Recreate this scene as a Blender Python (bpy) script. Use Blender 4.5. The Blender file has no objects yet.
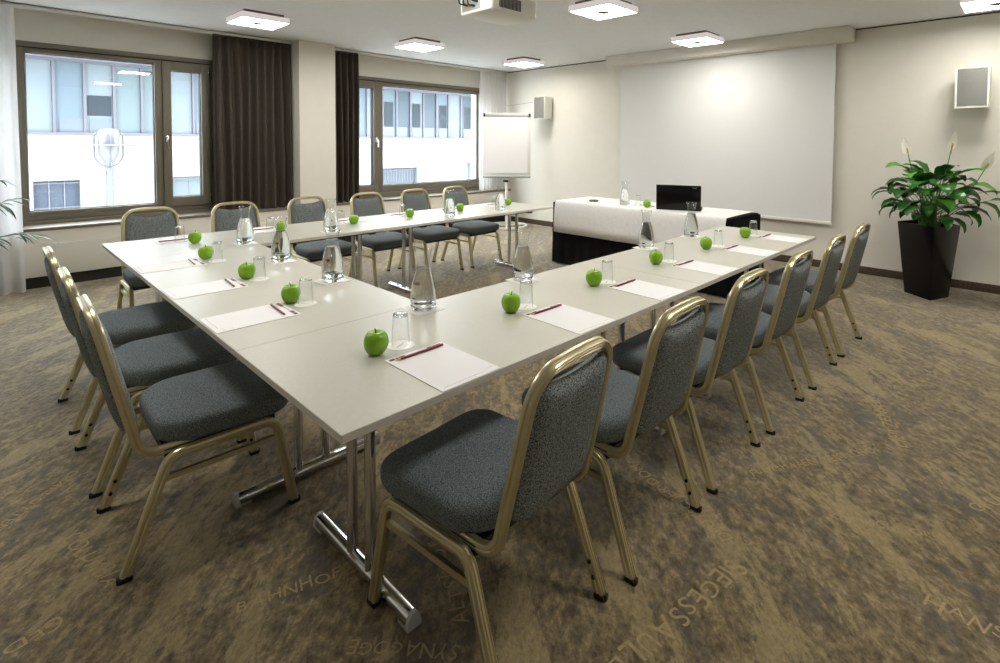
import bpy, bmesh, math, random
from mathutils import Vector, Matrix

C = bpy.context.scene.collection
sc = bpy.context.scene
PI = math.pi

# ------------------------------------------------------------------ camera
cam_data = bpy.data.cameras.new('camera')
cam = bpy.data.objects.new('camera', cam_data)
C.objects.link(cam)
F_PX, CX, CY = 529.53, 535.98, 162.45
YAW, PITCH, ROLL = 0.752798, 0.037374, 0.006583
fwd = Vector((math.cos(YAW)*math.cos(PITCH), math.sin(YAW)*math.cos(PITCH), -math.sin(PITCH)))
rgt = Vector((math.sin(YAW), -math.cos(YAW), 0.0))
upv = rgt.cross(fwd)
r2 = math.cos(ROLL)*rgt + math.sin(ROLL)*upv
u2 = -math.sin(ROLL)*rgt + math.cos(ROLL)*upv
M = Matrix((r2, u2, -fwd)).transposed().to_4x4()
M.translation = Vector((-0.55718, -1.11823, 1.31813))
cam.matrix_world = M
cam_data.sensor_width = 36.0
cam_data.sensor_fit = 'HORIZONTAL'
cam_data.lens = F_PX*36.0/1000.0
cam_data.shift_x = -(CX-500.0)/1000.0
cam_data.shift_y = (CY-331.5)/1000.0
cam_data.clip_start = 0.05
cam_data.clip_end = 200.0
sc.camera = cam

# ------------------------------------------------------------------ world, light, exposure
SKY = 10.0
LAMP = 24.0
world = bpy.data.worlds.new('overcast_sky')
sc.world = world
world.use_nodes = True
bg = world.node_tree.nodes['Background']
bg.inputs[0].default_value = (0.88, 0.94, 1.0, 1.0)
bg.inputs[1].default_value = SKY
sc.view_settings.view_transform = 'Standard'
sc.view_settings.look = 'None'
sc.view_settings.exposure = 0.58
sc.view_settings.gamma = 1.0
sc.view_settings.use_curve_mapping = False
sc.cycles.max_bounces = 12
sc.cycles.transmission_bounces = 12
sc.cycles.transparent_max_bounces = 24
sc.cycles.sample_clamp_indirect = 6.0

# ------------------------------------------------------------------ materials
def lin(c):
    return tuple(((v/255.0)/12.92 if v/255.0 <= 0.04045 else ((v/255.0+0.055)/1.055)**2.4) for v in c)

def mat(name, rgb, rough=0.5, metal=0.0, spec=0.5, **kw):
    m = bpy.data.materials.new(name)
    m.use_nodes = True
    b = m.node_tree.nodes['Principled BSDF']
    b.inputs['Base Color'].default_value = (*lin(rgb), 1)
    b.inputs['Roughness'].default_value = rough
    b.inputs['Metallic'].default_value = metal
    b.inputs['Specular IOR Level'].default_value = spec
    for k, v in kw.items():
        b.inputs[k].default_value = v
    return m

def noise_mat(name, rgb1, rgb2, scale, rough=0.7, bump=0.0, lo=0.35, hi=0.65, metal=0.0, spec=0.3, detail=4.0, stretch=(1, 1, 1), bscale=None):
    m = mat(name, rgb1, rough, metal, spec)
    nt = m.node_tree
    n, l = nt.nodes, nt.links
    b = n['Principled BSDF']
    tc = n.new('ShaderNodeTexCoord')
    mp = n.new('ShaderNodeMapping')
    mp.inputs['Scale'].default_value = stretch
    nz = n.new('ShaderNodeTexNoise')
    nz.inputs['Scale'].default_value = scale
    nz.inputs['Detail'].default_value = detail
    cr = n.new('ShaderNodeValToRGB')
    cr.color_ramp.elements[0].position = lo
    cr.color_ramp.elements[1].position = hi
    cr.color_ramp.elements[0].color = (*lin(rgb1), 1)
    cr.color_ramp.elements[1].color = (*lin(rgb2), 1)
    l.new(tc.outputs['Object'], mp.inputs['Vector'])
    l.new(mp.outputs[0], nz.inputs['Vector'])
    l.new(nz.outputs['Fac'], cr.inputs[0])
    l.new(cr.outputs[0], b.inputs['Base Color'])
    if bump:
        bp = n.new('ShaderNodeBump')
        bp.inputs['Strength'].default_value = bump
        bp.inputs['Distance'].default_value = 0.002
        l.new(nz.outputs['Fac'], bp.inputs['Height'])
        l.new(bp.outputs[0], b.inputs['Normal'])
    return m

def carpet_mat():
    m = bpy.data.materials.new('carpet')
    m.use_nodes = True
    nt = m.node_tree; n = nt.nodes; l = nt.links
    b = n['Principled BSDF']
    b.inputs['Roughness'].default_value = 0.95
    b.inputs['Specular IOR Level'].default_value = 0.08
    b.inputs['Sheen Weight'].default_value = 0.4
    b.inputs['Sheen Roughness'].default_value = 0.45
    tc = n.new('ShaderNodeTexCoord')
    def nz(scale, detail, rough, stretch=(1, 1, 1), rot=0.0, dist=0.0, off=(0, 0, 0)):
        mp = n.new('ShaderNodeMapping')
        mp.inputs['Scale'].default_value = stretch
        mp.inputs['Location'].default_value = off
        tu = n.new('ShaderNodeMapping')
        tu.inputs['Rotation'].default_value = (0, 0, -rot)
        t = n.new('ShaderNodeTexNoise')
        t.inputs['Scale'].default_value = scale
        t.inputs['Detail'].default_value = detail
        t.inputs['Roughness'].default_value = rough
        t.inputs['Distortion'].default_value = dist
        l.new(tc.outputs['Object'], tu.inputs[0]); l.new(tu.outputs[0], mp.inputs[0]); l.new(mp.outputs[0], t.inputs['Vector'])
        return t
    def ramp(src, p0, c0, p1, c1, extra=()):
        r = n.new('ShaderNodeValToRGB')
        e = r.color_ramp.elements
        e[0].position = p0; e[0].color = (*lin(c0), 1)
        e[1].position = p1; e[1].color = (*lin(c1), 1)
        for p, c in extra:
            x = e.new(p); x.color = (*lin(c), 1)
        l.new(src.outputs['Fac'], r.inputs[0])
        return r
    def mix(fac, a, bb, mode='MIX'):
        x = n.new('ShaderNodeMix'); x.data_type = 'RGBA'; x.blend_type = mode
        if isinstance(fac, float): x.inputs['Factor'].default_value = fac
        else: l.new(fac, x.inputs['Factor'])
        l.new(a, x.inputs['A']); l.new(bb, x.inputs['B'])
        return x
    streak = nz(24.0, 9.0, 0.74, (0.78, 1.15, 1), 0.80, 0.1)
    base = ramp(streak, 0.36, (98, 86, 66), 0.64, (190, 171, 132), ((0.5, (146, 129, 98)),))
    bigm = nz(5.0, 9.0, 0.7, (0.72, 1.2, 1), 0.80, 0.2, (3, 1, 0))
    bmask = ramp(bigm, 0.52, (0, 0, 0), 0.60, (255, 255, 255))
    grey = n.new('ShaderNodeRGB'); grey.outputs[0].default_value = (*lin(CARPET_GREY), 1)
    gm = n.new('ShaderNodeMath'); gm.operation = 'MULTIPLY'; gm.inputs[1].default_value = 0.7
    l.new(bmask.outputs[0], gm.inputs[0])
    m1 = mix(gm.outputs[0], base.outputs[0], grey.outputs[0])
    tanm = nz(3.6, 9.0, 0.68, (0.5, 1.5, 1), 0.80, 0.2, (9, 4, 0))
    tmask = ramp(tanm, 0.54, (0, 0, 0), 0.565, (255, 255, 255))
    tan = n.new('ShaderNodeRGB'); tan.outputs[0].default_value = (*lin((196, 176, 130)), 1)
    tm = n.new('ShaderNodeMath'); tm.operation = 'MULTIPLY'; tm.inputs[1].default_value = 0.6
    l.new(tmask.outputs[0], tm.inputs[0])
    m2 = mix(tm.outputs[0], m1.outputs['Result'], tan.outputs[0])
    fine = nz(52.0, 5.0, 0.72, (0.75, 1.2, 1), 0.80)
    fr = ramp(fine, 0.36, (160, 160, 162), 0.64, (255, 255, 255))
    m3 = mix(0.6, m2.outputs['Result'], fr.outputs[0], 'MULTIPLY')
    pile = nz(420.0, 2.0, 0.6)
    pr = ramp(pile, 0.3, (178, 178, 178), 0.7, (255, 255, 255))
    m4 = mix(0.5, m3.outputs['Result'], pr.outputs[0], 'MULTIPLY')
    l.new(m4.outputs['Result'], b.inputs['Base Color'])
    bp = n.new('ShaderNodeBump'); bp.inputs['Strength'].default_value = 0.35; bp.inputs['Distance'].default_value = 0.003
    l.new(pile.outputs['Fac'], bp.inputs['Height']); l.new(bp.outputs[0], b.inputs['Normal'])
    return m
CARPET_GREY = (104, 98, 92)

def glass_mat(name, rgb=(255, 255, 255), ior=1.5, rough=0.0):
    m = mat(name, rgb, rough, 0.0, 0.5)
    b = m.node_tree.nodes['Principled BSDF']
    b.inputs['Transmission Weight'].default_value = 1.0
    b.inputs['IOR'].default_value = ior
    return m

def pane_mat(name, tint=(1, 1, 1), refl=0.05):
    m = bpy.data.materials.new(name); m.use_nodes = True
    nt = m.node_tree; n = nt.nodes; l = nt.links
    n.remove(n['Principled BSDF'])
    t = n.new('ShaderNodeBsdfTransparent'); t.inputs[0].default_value = (*tint, 1)
    g = n.new('ShaderNodeBsdfGlossy'); g.inputs['Roughness'].default_value = 0.02
    x = n.new('ShaderNodeMixShader'); x.inputs[0].default_value = refl
    l.new(t.outputs[0], x.inputs[1]); l.new(g.outputs[0], x.inputs[2])
    l.new(x.outputs[0], n['Material Output'].inputs['Surface'])
    return m

def sheer_mat(name, rgb, see=0.12, trans=0.5):
    m = bpy.data.materials.new(name); m.use_nodes = True
    nt = m.node_tree; n = nt.nodes; l = nt.links
    n.remove(n['Principled BSDF'])
    d = n.new('ShaderNodeBsdfDiffuse'); d.inputs[0].default_value = (*lin(rgb), 1)
    t = n.new('ShaderNodeBsdfTranslucent'); t.inputs[0].default_value = (*lin(rgb), 1)
    p = n.new('ShaderNodeBsdfTransparent')
    x = n.new('ShaderNodeMixShader'); x.inputs[0].default_value = trans
    y = n.new('ShaderNodeMixShader'); y.inputs[0].default_value = see
    l.new(d.outputs[0], x.inputs[1]); l.new(t.outputs[0], x.inputs[2])
    l.new(x.outputs[0], y.inputs[1]); l.new(p.outputs[0], y.inputs[2])
    l.new(y.outputs[0], n['Material Output'].inputs['Surface'])
    return m

def emit_mat(name, rgb, s):
    m = bpy.data.materials.new(name); m.use_nodes = True
    nt = m.node_tree; n = nt.nodes; l = nt.links
    n.remove(n['Principled BSDF'])
    e = n.new('ShaderNodeEmission'); e.inputs[0].default_value = (*rgb, 1); e.inputs[1].default_value = s
    l.new(e.outputs[0], n['Material Output'].inputs['Surface'])
    return m

W_CREAM = noise_mat('wall_cream_paint', (227, 223, 213), (229, 225, 215), 8, 0.85)
W_WHITE = noise_mat('ceiling_white_paint', (234, 236, 239), (238, 240, 243), 25, 0.9)
M_CARPET = carpet_mat()
M_SCREEN = mat('screen_fabric', (226, 226, 224), 0.7, 0, 0.2)
M_WHITEPL = mat('white_plastic', (232, 232, 226), 0.4)
M_GREYPL = mat('grey_plastic', (150, 152, 150), 0.5)
M_BLACKPL = mat('black_plastic', (16, 16, 17), 0.35)
M_BLACKLAC = mat('black_gloss_lacquer', (9, 9, 10), 0.2, 0, 0.3)
M_BRONZE = mat('bronze_window_frame', (118, 111, 97), 0.5, 0.0, 0.4)
M_DARKLINE = mat('dark_seal_and_shadow_line', (30, 27, 22), 0.7)  # window seals, and strips coloured dark in place of shadow lines
M_RAD = mat('radiator_enamel', (222, 219, 209), 0.5)
M_DARK = mat('dark_recess', (36, 31, 26), 0.8)
M_SKIRTING = noise_mat('skirting_carpet', (70, 58, 48), (92, 76, 62), 60, 0.9)
M_TOP = noise_mat('laminate_top', (196, 193, 181), (200, 197, 185), 120, 0.34, 0, spec=0.5)
M_EDGE = mat('laminate_edge', (208, 202, 190), 0.45)
M_CHROME = mat('chrome', (222, 222, 226), 0.06, 1.0)
M_STEELDK = mat('dark_steel', (52, 52, 54), 0.5, 0.6)
M_CAP = mat('grey_foot_cap', (190, 190, 188), 0.4)
M_GOLD = noise_mat('champagne_metal', (208, 199, 164), (216, 207, 172), 18, 0.3, 0, metal=0.9, spec=0.5)
M_FABRIC = noise_mat('speckled_grey_fabric', (70, 76, 79), (164, 171, 171), 300, 0.9, 0.25, 0.38, 0.64, spec=0.15, detail=2)
M_SEATF = noise_mat('dark_seat_fabric', (76, 83, 88), (144, 152, 157), 400, 0.88, 0.2, 0.4, 0.62, spec=0.18, detail=2)
M_CURTAIN = noise_mat('dark_brown_curtain', (74, 66, 60), (84, 75, 68), 90, 0.8, spec=0.2)
M_SHEER = sheer_mat('sheer_white', (240, 240, 242), 0.14, 0.55)
M_SHEER2 = sheer_mat('sheer_grey_white', (236, 234, 232), 0.06, 0.45)
def thin_glass(name, ior=1.45, tint=(.985, .99, .988)):
    m = bpy.data.materials.new(name); m.use_nodes = True
    nt = m.node_tree; n = nt.nodes; l = nt.links
    n.remove(n['Principled BSDF'])
    t = n.new('ShaderNodeBsdfTransparent'); t.inputs[0].default_value = (*tint, 1)
    g = n.new('ShaderNodeBsdfGlossy'); g.inputs['Roughness'].default_value = 0.01
    lw = n.new('ShaderNodeLayerWeight'); lw.inputs['Blend'].default_value = 0.5
    pw = n.new('ShaderNodeMath'); pw.operation = 'POWER'; pw.inputs[1].default_value = 3.0
    fr = n.new('ShaderNodeMath'); fr.operation = 'MULTIPLY_ADD'; fr.inputs[1].default_value = 0.75; fr.inputs[2].default_value = 0.035
    l.new(lw.outputs['Facing'], pw.inputs[0]); l.new(pw.outputs[0], fr.inputs[0])
    x = n.new('ShaderNodeMixShader')
    l.new(fr.outputs[0], x.inputs[0]); l.new(t.outputs[0], x.inputs[1]); l.new(g.outputs[0], x.inputs[2])
    l.new(x.outputs[0], n['Material Output'].inputs['Surface'])
    return m
M_THIN = thin_glass('thin_clear_glass')
M_PANE = pane_mat('window_glass', (0.97, 0.985, 0.98), 0.05)
M_GLASS = glass_mat('clear_glass', (252, 254, 253), 1.5)
M_WATER = glass_mat('water', (253, 255, 255), 1.33)
M_PAPER = mat('paper_white', (242, 240, 241), 0.7, 0, 0.2)
M_CARD = mat('card_white', (247, 245, 240), 0.7, 0, 0.2)
M_PRINT = mat('print_brown', (112, 62, 42), 0.7)
M_PRINT2 = mat('print_grey', (196, 192, 190), 0.7)
M_RED = mat('emblem_red', (165, 30, 38), 0.5)
M_PENCIL = mat('pencil_maroon', (118, 18, 28), 0.35)
M_WOOD = mat('pencil_wood', (214, 176, 126), 0.6)
M_LEAD = mat('pencil_lead', (40, 38, 38), 0.5)
M_APPLE = noise_mat('green_apple_skin', (112, 168, 20), (142, 190, 34), 14, 0.22, 0, 0.3, 0.75, spec=0.5)
M_STEM = mat('apple_stem', (80, 56, 34), 0.7)
M_CLOTH = noise_mat('white_tablecloth', (232, 230, 228), (238, 236, 234), 40, 0.75, spec=0.2)
M_BLACKCLOTH = mat('black_skirting_cloth', (14, 13, 14), 0.85, 0, 0.15)
M_LEAF = noise_mat('lily_leaf', (30, 84, 26), (52, 118, 36), 9, 0.3, 0, 0.35, 0.65, spec=0.45)
M_LEAF2 = noise_mat('lily_leaf_young', (74, 142, 40), (98, 166, 52), 9, 0.34, 0, 0.35, 0.65, spec=0.45)
M_STALK = mat('lily_stalk', (84, 132, 58), 0.5)
M_SPATHE = sheer_mat('lily_spathe', (248, 246, 236), 0.0, 0.35)
M_SPADIX = mat('lily_spadix', (186, 152, 78), 0.8)
M_SOIL = noise_mat('potting_soil', (40, 30, 22), (66, 50, 36), 40, 0.95)
M_PALM = noise_mat('palm_leaf', (26, 62, 30), (48, 96, 42), 12, 0.4)
M_STONE = noise_mat('white_stone_cladding', (110, 111, 112), (116, 117, 118), 3, 0.8)
M_LAMPW = emit_mat('lamp_diffuser_glow', (1.0, 0.965, 0.89), LAMP)
M_LAMPB = emit_mat('lamp_housing_lit_acrylic', (1.0, .90, .85), .42)
M_LAMPD = mat('lamp_back_frame', (96, 88, 76), 0.5)
M_SPKG = noise_mat('speaker_grille', (120, 120, 116), (138, 138, 134), 400, 0.6, 0.2)
M_SPKB = mat('speaker_case', (226, 228, 216), 0.45)
M_LETTER = noise_mat('carpet_lettering_yarn', (166, 147, 110), (182, 162, 122), 60, 0.95, spec=0.08)

# ------------------------------------------------------------------ mesh helpers
def link(name, bm, m, parent=None, smooth=35, loc=None):
    me = bpy.data.meshes.new(name)
    bmesh.ops.recalc_face_normals(bm, faces=bm.faces[:])
    bm.to_mesh(me); bm.free()
    ms = m if isinstance(m, (list, tuple)) else [m]
    for x in ms: me.materials.append(x)
    if smooth:
        for p in me.polygons: p.use_smooth = True
        me.set_sharp_from_angle(angle=math.radians(smooth))
    o = bpy.data.objects.new(name, me)
    C.objects.link(o)
    if parent: o.parent = parent
    if loc: o.location = loc
    return o

def tag(o, label=None, cat=None, group=None, kind=None):
    if label: o['label'] = label
    if cat: o['category'] = cat
    if group: o['group'] = group
    if kind: o['kind'] = kind
    return o

def thing(name, label, cat, loc=(0, 0, 0), rz=0.0, group=None):
    o = bpy.data.objects.new(name, None)
    o.empty_display_size = 0.05
    C.objects.link(o)
    o.location = loc; o.rotation_euler = (0, 0, rz)
    return tag(o, label, cat, group)

KIDS = {}
def dup(root, loc, rz, label=None, group=None):
    def cp(o, par):
        c = o.copy(); C.objects.link(c)
        if par: c.parent = par
        for ch in list(o.children): cp(ch, c)
        return c
    r = cp(root, None)
    r.location = loc; r.rotation_euler = (0, 0, rz)
    if label: r['label'] = label
    if group: r['group'] = group
    return r

def box(bm, x0, x1, y0, y1, z0, z1, bev=0.0, seg=2):
    vs = [bm.verts.new(p) for p in ((x0, y0, z0), (x1, y0, z0), (x1, y1, z0), (x0, y1, z0), (x0, y0, z1), (x1, y0, z1), (x1, y1, z1), (x0, y1, z1))]
    fs = [bm.faces.new([vs[i] for i in f]) for f in ((3, 2, 1, 0), (4, 5, 6, 7), (0, 1, 5, 4), (1, 2, 6, 5), (2, 3, 7, 6), (3, 0, 4, 7))]
    if bev:
        es = list({e for f in fs for e in f.edges})
        bmesh.ops.bevel(bm, geom=es, offset=bev, segments=seg, profile=0.5, affect='EDGES')

def boxes(*bs, bev=0.0):
    bm = bmesh.new()
    for b in bs: box(bm, *b, bev=bev)
    return bm

def fillet(pts, rads, seg=8):
    out = [Vector(pts[0])]
    for i in range(1, len(pts)-1):
        p0, p, p1 = Vector(pts[i-1]), Vector(pts[i]), Vector(pts[i+1])
        a = (p0-p).normalized(); b = (p1-p).normalized()
        ang = a.angle(b)
        r = rads[i-1] if isinstance(rads, (list, tuple)) else rads
        if r <= 0 or ang > PI-0.02:
            out.append(p); continue
        d = min(r/math.tan(ang/2), 0.48*(p0-p).length, 0.48*(p1-p).length)
        rr = d*math.tan(ang/2)
        bis = (a+b).normalized(); cen = p+bis*(rr/math.sin(ang/2))
        s = p+a*d-cen; e = p+b*d-cen
        tot = s.angle(e); ax = s.cross(e).normalized()
        for k in range(seg+1):
            out.append(cen+Matrix.Rotation(tot*k/seg, 3, ax) @ s)
    out.append(Vector(pts[-1]))
    return out

def circ(r, n=10):
    return [(r*math.cos(2*PI*k/n), r*math.sin(2*PI*k/n)) for k in range(n)]

def sweep(bm, path, prof, side, caps=True, closed=False, scale=None):
    """prof: (a, b) with a along side, b along tangent x side; frames by parallel transport"""
    path = [Vector(p) for p in path]
    n = len(path)
    rings = []
    s = Vector(side).normalized(); tprev = None
    for i in range(n):
        if closed: t = (path[(i+1) % n]-path[i-1]).normalized()
        elif i == 0: t = (path[1]-path[0]).normalized()
        elif i == n-1: t = (path[-1]-path[-2]).normalized()
        else:
            t = ((path[i+1]-path[i]).normalized()+(path[i]-path[i-1]).normalized()).normalized()
        if tprev is not None:
            ax = tprev.cross(t)
            if ax.length > 1e-7: s = Matrix.Rotation(tprev.angle(t), 3, ax.normalized()) @ s
        s = (s-t*s.dot(t)).normalized()
        u = t.cross(s)
        k = scale[i] if scale else 1.0
        rings.append([bm.verts.new(path[i]+s*(a*k)+u*(b*k)) for a, b in prof])
        tprev = t
    m = len(prof)
    for i in range(n if closed else n-1):
        A, B = rings[i], rings[(i+1) % n]
        for j in range(m):
            bm.faces.new((A[j], A[(j+1) % m], B[(j+1) % m], B[j]))
    if caps and not closed:
        bm.faces.new(rings[0][::-1]); bm.faces.new(rings[-1])

def lathe(bm, prof, n=32, cx=0, cy=0):
    rings = []
    for r, z in prof:
        if r < 1e-6: rings.append([bm.verts.new((cx, cy, z))])
        else: rings.append([bm.verts.new((cx+r*math.cos(2*PI*k/n), cy+r*math.sin(2*PI*k/n), z)) for k in range(n)])
    for A, B in zip(rings, rings[1:]):
        for j in range(n):
            a = [A[j % len(A)], A[(j+1) % len(A)], B[(j+1) % len(B)], B[j % len(B)]]
            u = []
            for v in a:
                if v not in u: u.append(v)
            if len(u) > 2:
                try: bm.faces.new(u)
                except ValueError: pass
    return rings

def rrect(hx, hy, radii, seg=6, cx=0, cy=0, inset=0.0):
    """outline ccw from +x+y; radii (pp, np, nn, pn)"""
    pts = []
    cs = ((1, 1, 0), (-1, 1, PI/2), (-1, -1, PI), (1, -1, 1.5*PI))
    for (sx, sy, a0), r in zip(cs, radii):
        rr = max(r-inset, 0.002)
        x = sx*(hx-inset-rr); y = sy*(hy-inset-rr)
        for k in range(seg+1):
            a = a0+PI/2*k/seg
            pts.append((cx+x+rr*math.cos(a), cy+y+rr*math.sin(a)))
    return pts

def stack(bm, rings, cap=True):
    R = [[bm.verts.new(p) for p in r] for r in rings]
    n = len(R[0])
    for A, B in zip(R, R[1:]):
        for j in range(n): bm.faces.new((A[j], A[(j+1) % n], B[(j+1) % n], B[j]))
    if cap:
        bm.faces.new(R[0][::-1]); bm.faces.new(R[-1])

def text_mesh(body, size, extrude=0.0):
    cu = bpy.data.curves.new('lettering', 'FONT')
    cu.body = body; cu.size = size; cu.extrude = extrude
    cu.align_x = 'LEFT'; cu.align_y = 'CENTER'
    o = bpy.data.objects.new('lettering', cu); C.objects.link(o)
    bpy.context.view_layer.update()
    me = bpy.data.meshes.new_from_object(o.evaluated_get(bpy.context.evaluated_depsgraph_get()))
    bpy.data.objects.remove(o); bpy.data.curves.remove(cu)
    return me

def struct(name, bm, m, parent=None, smooth=35):
    o = link(name, bm, m, parent, smooth)
    if not parent: o['kind'] = 'structure'
    return o

# ------------------------------------------------------------------ the room
H = 2.5
XW, YW = 5.66, 5.60
XB, YB = -3.6, -3.4
floor = struct('floor', boxes((XB-.3, XW+.3, YB-.3, YW+.3, -0.12, 0.0)), M_CARPET)
struct('ceiling', boxes((XB-.3, XW+.3, YB-.3, YW+.6, H, H+.2)), W_WHITE)
struct('wall_screen', boxes((XW, XW+.25, YB-.3, YW, 0, H)), W_CREAM)
struct('wall_back', boxes((XB-.25, XB, YB-.3, YW+.3, 0, H)), W_CREAM)
struct('wall_side', boxes((XB, XW, YB-.25, YB, 0, H)), W_CREAM)
WIN = ((-0.26, 1.315), (2.66, 5.32), (-1.975, -.40))
Z0, Z1 = 0.47, 2.21
bm = boxes((XB, WIN[2][0], YW, YW+.32, 0, H), (WIN[2][1], WIN[0][0], YW, YW+.32, 0, H), (WIN[2][0], WIN[2][1], YW, YW+.32, 0, Z0), (WIN[2][0], WIN[2][1], YW, YW+.32, Z1, H), (WIN[0][1], WIN[1][0], YW, YW+.32, 0, H), (WIN[1][1], XW+.25, YW, YW+.32, 0, H),
           (WIN[0][0], WIN[0][1], YW, YW+.32, 0, Z0), (WIN[0][0], WIN[0][1], YW, YW+.32, Z1, H),
           (WIN[1][0], WIN[1][1], YW, YW+.32, 0, Z0), (WIN[1][0], WIN[1][1], YW, YW+.32, Z1, H))
struct('wall_window', bm, W_CREAM)
struct('wall_pillar', boxes((2.09, 2.53, 5.17, YW, 0, H)), W_CREAM)
struct('baseboard_screen', boxes((XW-.012, XW, YB, YW, 0, 0.078), bev=.003), M_SKIRTING)
struct('baseboard_pillar', boxes((2.08, 2.54, 5.158, 5.17, 0, 0.078)), M_SKIRTING)

def window(name, outer, panes, mull, sash, hx):
    x0, x1 = outer
    y0, y1 = YW-.015, YW+.07
    w = bpy.data.objects.new(name, None); C.objects.link(w); w['kind'] = 'structure'
    gl, sg = panes
    # fixed frame
    fb = bmesh.new()
    box(fb, x0, x1, YW-.03, y1, 2.165, Z1, .003)                    # head
    box(fb, x0, x1, YW-.06, y1, Z0, 0.56, .003)                     # sill board
    box(fb, x0, x1, YW-.02, y1, 0.56, 0.605, .003)
    for a, b in ((x0, x0+.045), (x1-.045, x1), mull):
        box(fb, a, b, y0, y1, 0.605, 2.155, .003)
    link('window_frame', fb, M_BRONZE, w)
    link('shadow_gap', boxes((x0, x1, YW-.005, y1, 2.155, 2.165)), M_DARKLINE, w)  # dark strip standing in for the shade under the head
    def leaf(nm, a, b, ga, gb, zb, zt, fr):
        s = bmesh.new()
        yy0, yy1 = y0-fr, y1-.012
        box(s, a, ga, yy0, yy1, 0.607, 2.153, .003); box(s, gb, b, yy0, yy1, 0.607, 2.153, .003)
        box(s, ga, gb, yy0, yy1, 0.607, zb, .003); box(s, ga, gb, yy0, yy1, zt, 2.153, .003)
        so = link(nm, s, M_BRONZE, w)
        link('seal', boxes((ga, ga+.006, yy0+.03, yy1, zb, zt), (gb-.006, gb, yy0+.03, yy1, zb, zt), (ga, gb, yy0+.03, yy1, zb, zb+.006), (ga, gb, yy0+.03, yy1, zt-.006, zt)), M_DARKLINE, so)
        link('pane', boxes((ga+.004, gb-.004, YW+.035, YW+.041, zb+.004, zt-.004)), M_PANE, so, smooth=0)
        return so
    for (a, b, ga, gb, zb, zt, fr) in (gl, sg): leaf('fixed_light' if fr == 0 else 'sash', a, b, ga, gb, zb, zt, fr)
    hb = bmesh.new()
    box(hb, hx-.014, hx+.014, y0-.032, y0-.02, 1.30, 1.37, .004)
    sweep(hb, fillet([(hx, y0-.03, 1.345), (hx, y0-.062, 1.345), (hx, y0-.064, 1.24)], .012, 5), circ(.009, 10), (1, 0, 0))
    link('handle', hb, M_CHROME, w)
    gb_ = bmesh.new()
    hxx = sash
    for zz in (0.68, 2.05): box(gb_, hxx-.007, hxx+.007, y0-.03, y0-.012, zz-.05, zz+.05, .003)
    link('hinge', gb_, M_CHROME, w)
    return w

window('window_1', WIN[0], ((-.215, .772, -.204, .768, .65, 2.115, 0), (.834, 1.275, .911, 1.19, .71, 2.06, .018)), (.772, .834), 1.262, .868)
window('window_2', WIN[1], ((3.415, 5.275, 3.43, 5.215, .70, 2.11, 0), (2.705, 3.35, 2.79, 3.285, .71, 2.06, .018)), (3.35, 3.415), 2.72, 3.318)

window('added_window', WIN[2], ((-1.93, -.943, -1.919, -.947, .65, 2.115, 0), (-.881, -.44, -.804, -.525, .71, 2.06, .018)), (-.943, -.881), -.453, -.847)  # unseen window, added to let daylight reach the sheer and left floor

# radiator covers under the windows
PF = 5.288
struct('wall_parapet', boxes((XB, 2.09, PF, YW, 0, .505), (2.53, XW, PF, YW, 0, .505)), W_CREAM)
struct('baseboard_window', boxes((XB, 2.09, PF-.006, PF, 0, .10), (2.53, XW-.012, PF-.006, PF, 0, .10)), M_DARK)
struct('trim_3', boxes((XB, 2.09, PF-.010, YW-.06, .505, .532), (2.53, XW, PF-.010, YW-.06, .505, .532), bev=.003), M_BRONZE)
def radiator(x0, x1, label):
    t = thing('radiator_cover', label, 'radiator', (x0, PF-.022, 0))
    L = x1-x0
    link('front_panel', boxes((0, L, 0, .016, .10, .378), bev=.003), M_RAD, t)
    link('back_strip', boxes((0.01, L-.01, .016, .022, .11, .37)), M_DARK, t)
    link('top_rail', boxes((0, L, .001, .022, .3785, .385), bev=.001), M_RAD, t)
    return t
radiator(-.95, 2.07, 'long white radiator cover below the window with the street lamp view')
radiator(2.55, 5.60, 'long white radiator cover below the far window by the flip chart')

# curtain rails and curtains
def rail(x0, x1, label):
    bm = bmesh.new()
    box(bm, x0, x1, 5.33, 5.345, H-.03, H-.001, .002)
    box(bm, x0, x1, 5.385, 5.40, H-.03, H-.001, .002)
    box(bm, x0, x1, 5.33, 5.40, H-.012, H-.001, .002)
    tag(link('curtain_rail', bm, M_WHITEPL), label, 'curtain rail')
rail(-.95, 2.08, 'white double curtain track on the ceiling above the near window')
rail(2.54, 5.62, 'white double curtain track on the ceiling above the far window')

def curtain(name, x0, x1, y, z0, z1, folds, amp, m, label, drift=0.0, cat='curtain', seed=1, widen=0.0):
    rnd = random.Random(seed)
    nx, nz_ = folds*12, 26
    ph = [rnd.uniform(.75, 1.25) for _ in range(folds+2)]
    bm = bmesh.new()
    grid = []
    for j in range(nz_+1):
        v = j/nz_
        z = z1-(z1-z0)*v
        row = []
        for i in range(nx+1):
            u = i/nx
            k = u*folds
            a = amp*ph[int(min(k, folds))]*(0.45+0.55*min(1, v*4))
            pinch = 0.35*math.sin(2*PI*k*2)*(max(0, 1-v*6))
            yy = y + a*math.sin(2*PI*k+.5*math.sin(v*3+k)) + a*.3*pinch + drift*v*v
            xx = x0+(x1-x0)*(u + .012*math.sin(5*v+k*2.1)*u*(1-u)*4/max(1, folds/3)) + widen*v*(u-.5)
            row.append(bm.verts.new((xx, yy, z + .006*math.sin(2*PI*k) * (v > .98))))
        grid.append(row)
    for A, B in zip(grid, grid[1:]):
        for i in range(nx): bm.faces.new((A[i], A[i+1], B[i+1], B[i]))
    t = thing(name, label, cat)
    link('drape', bm, m, t, smooth=180)
    hk = bmesh.new()
    box(hk, x0+.004, x1-.004, y-.004, y+.004, z1-.002, z1+.016)
    link('heading_tape', hk, m, t)
    return t
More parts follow.
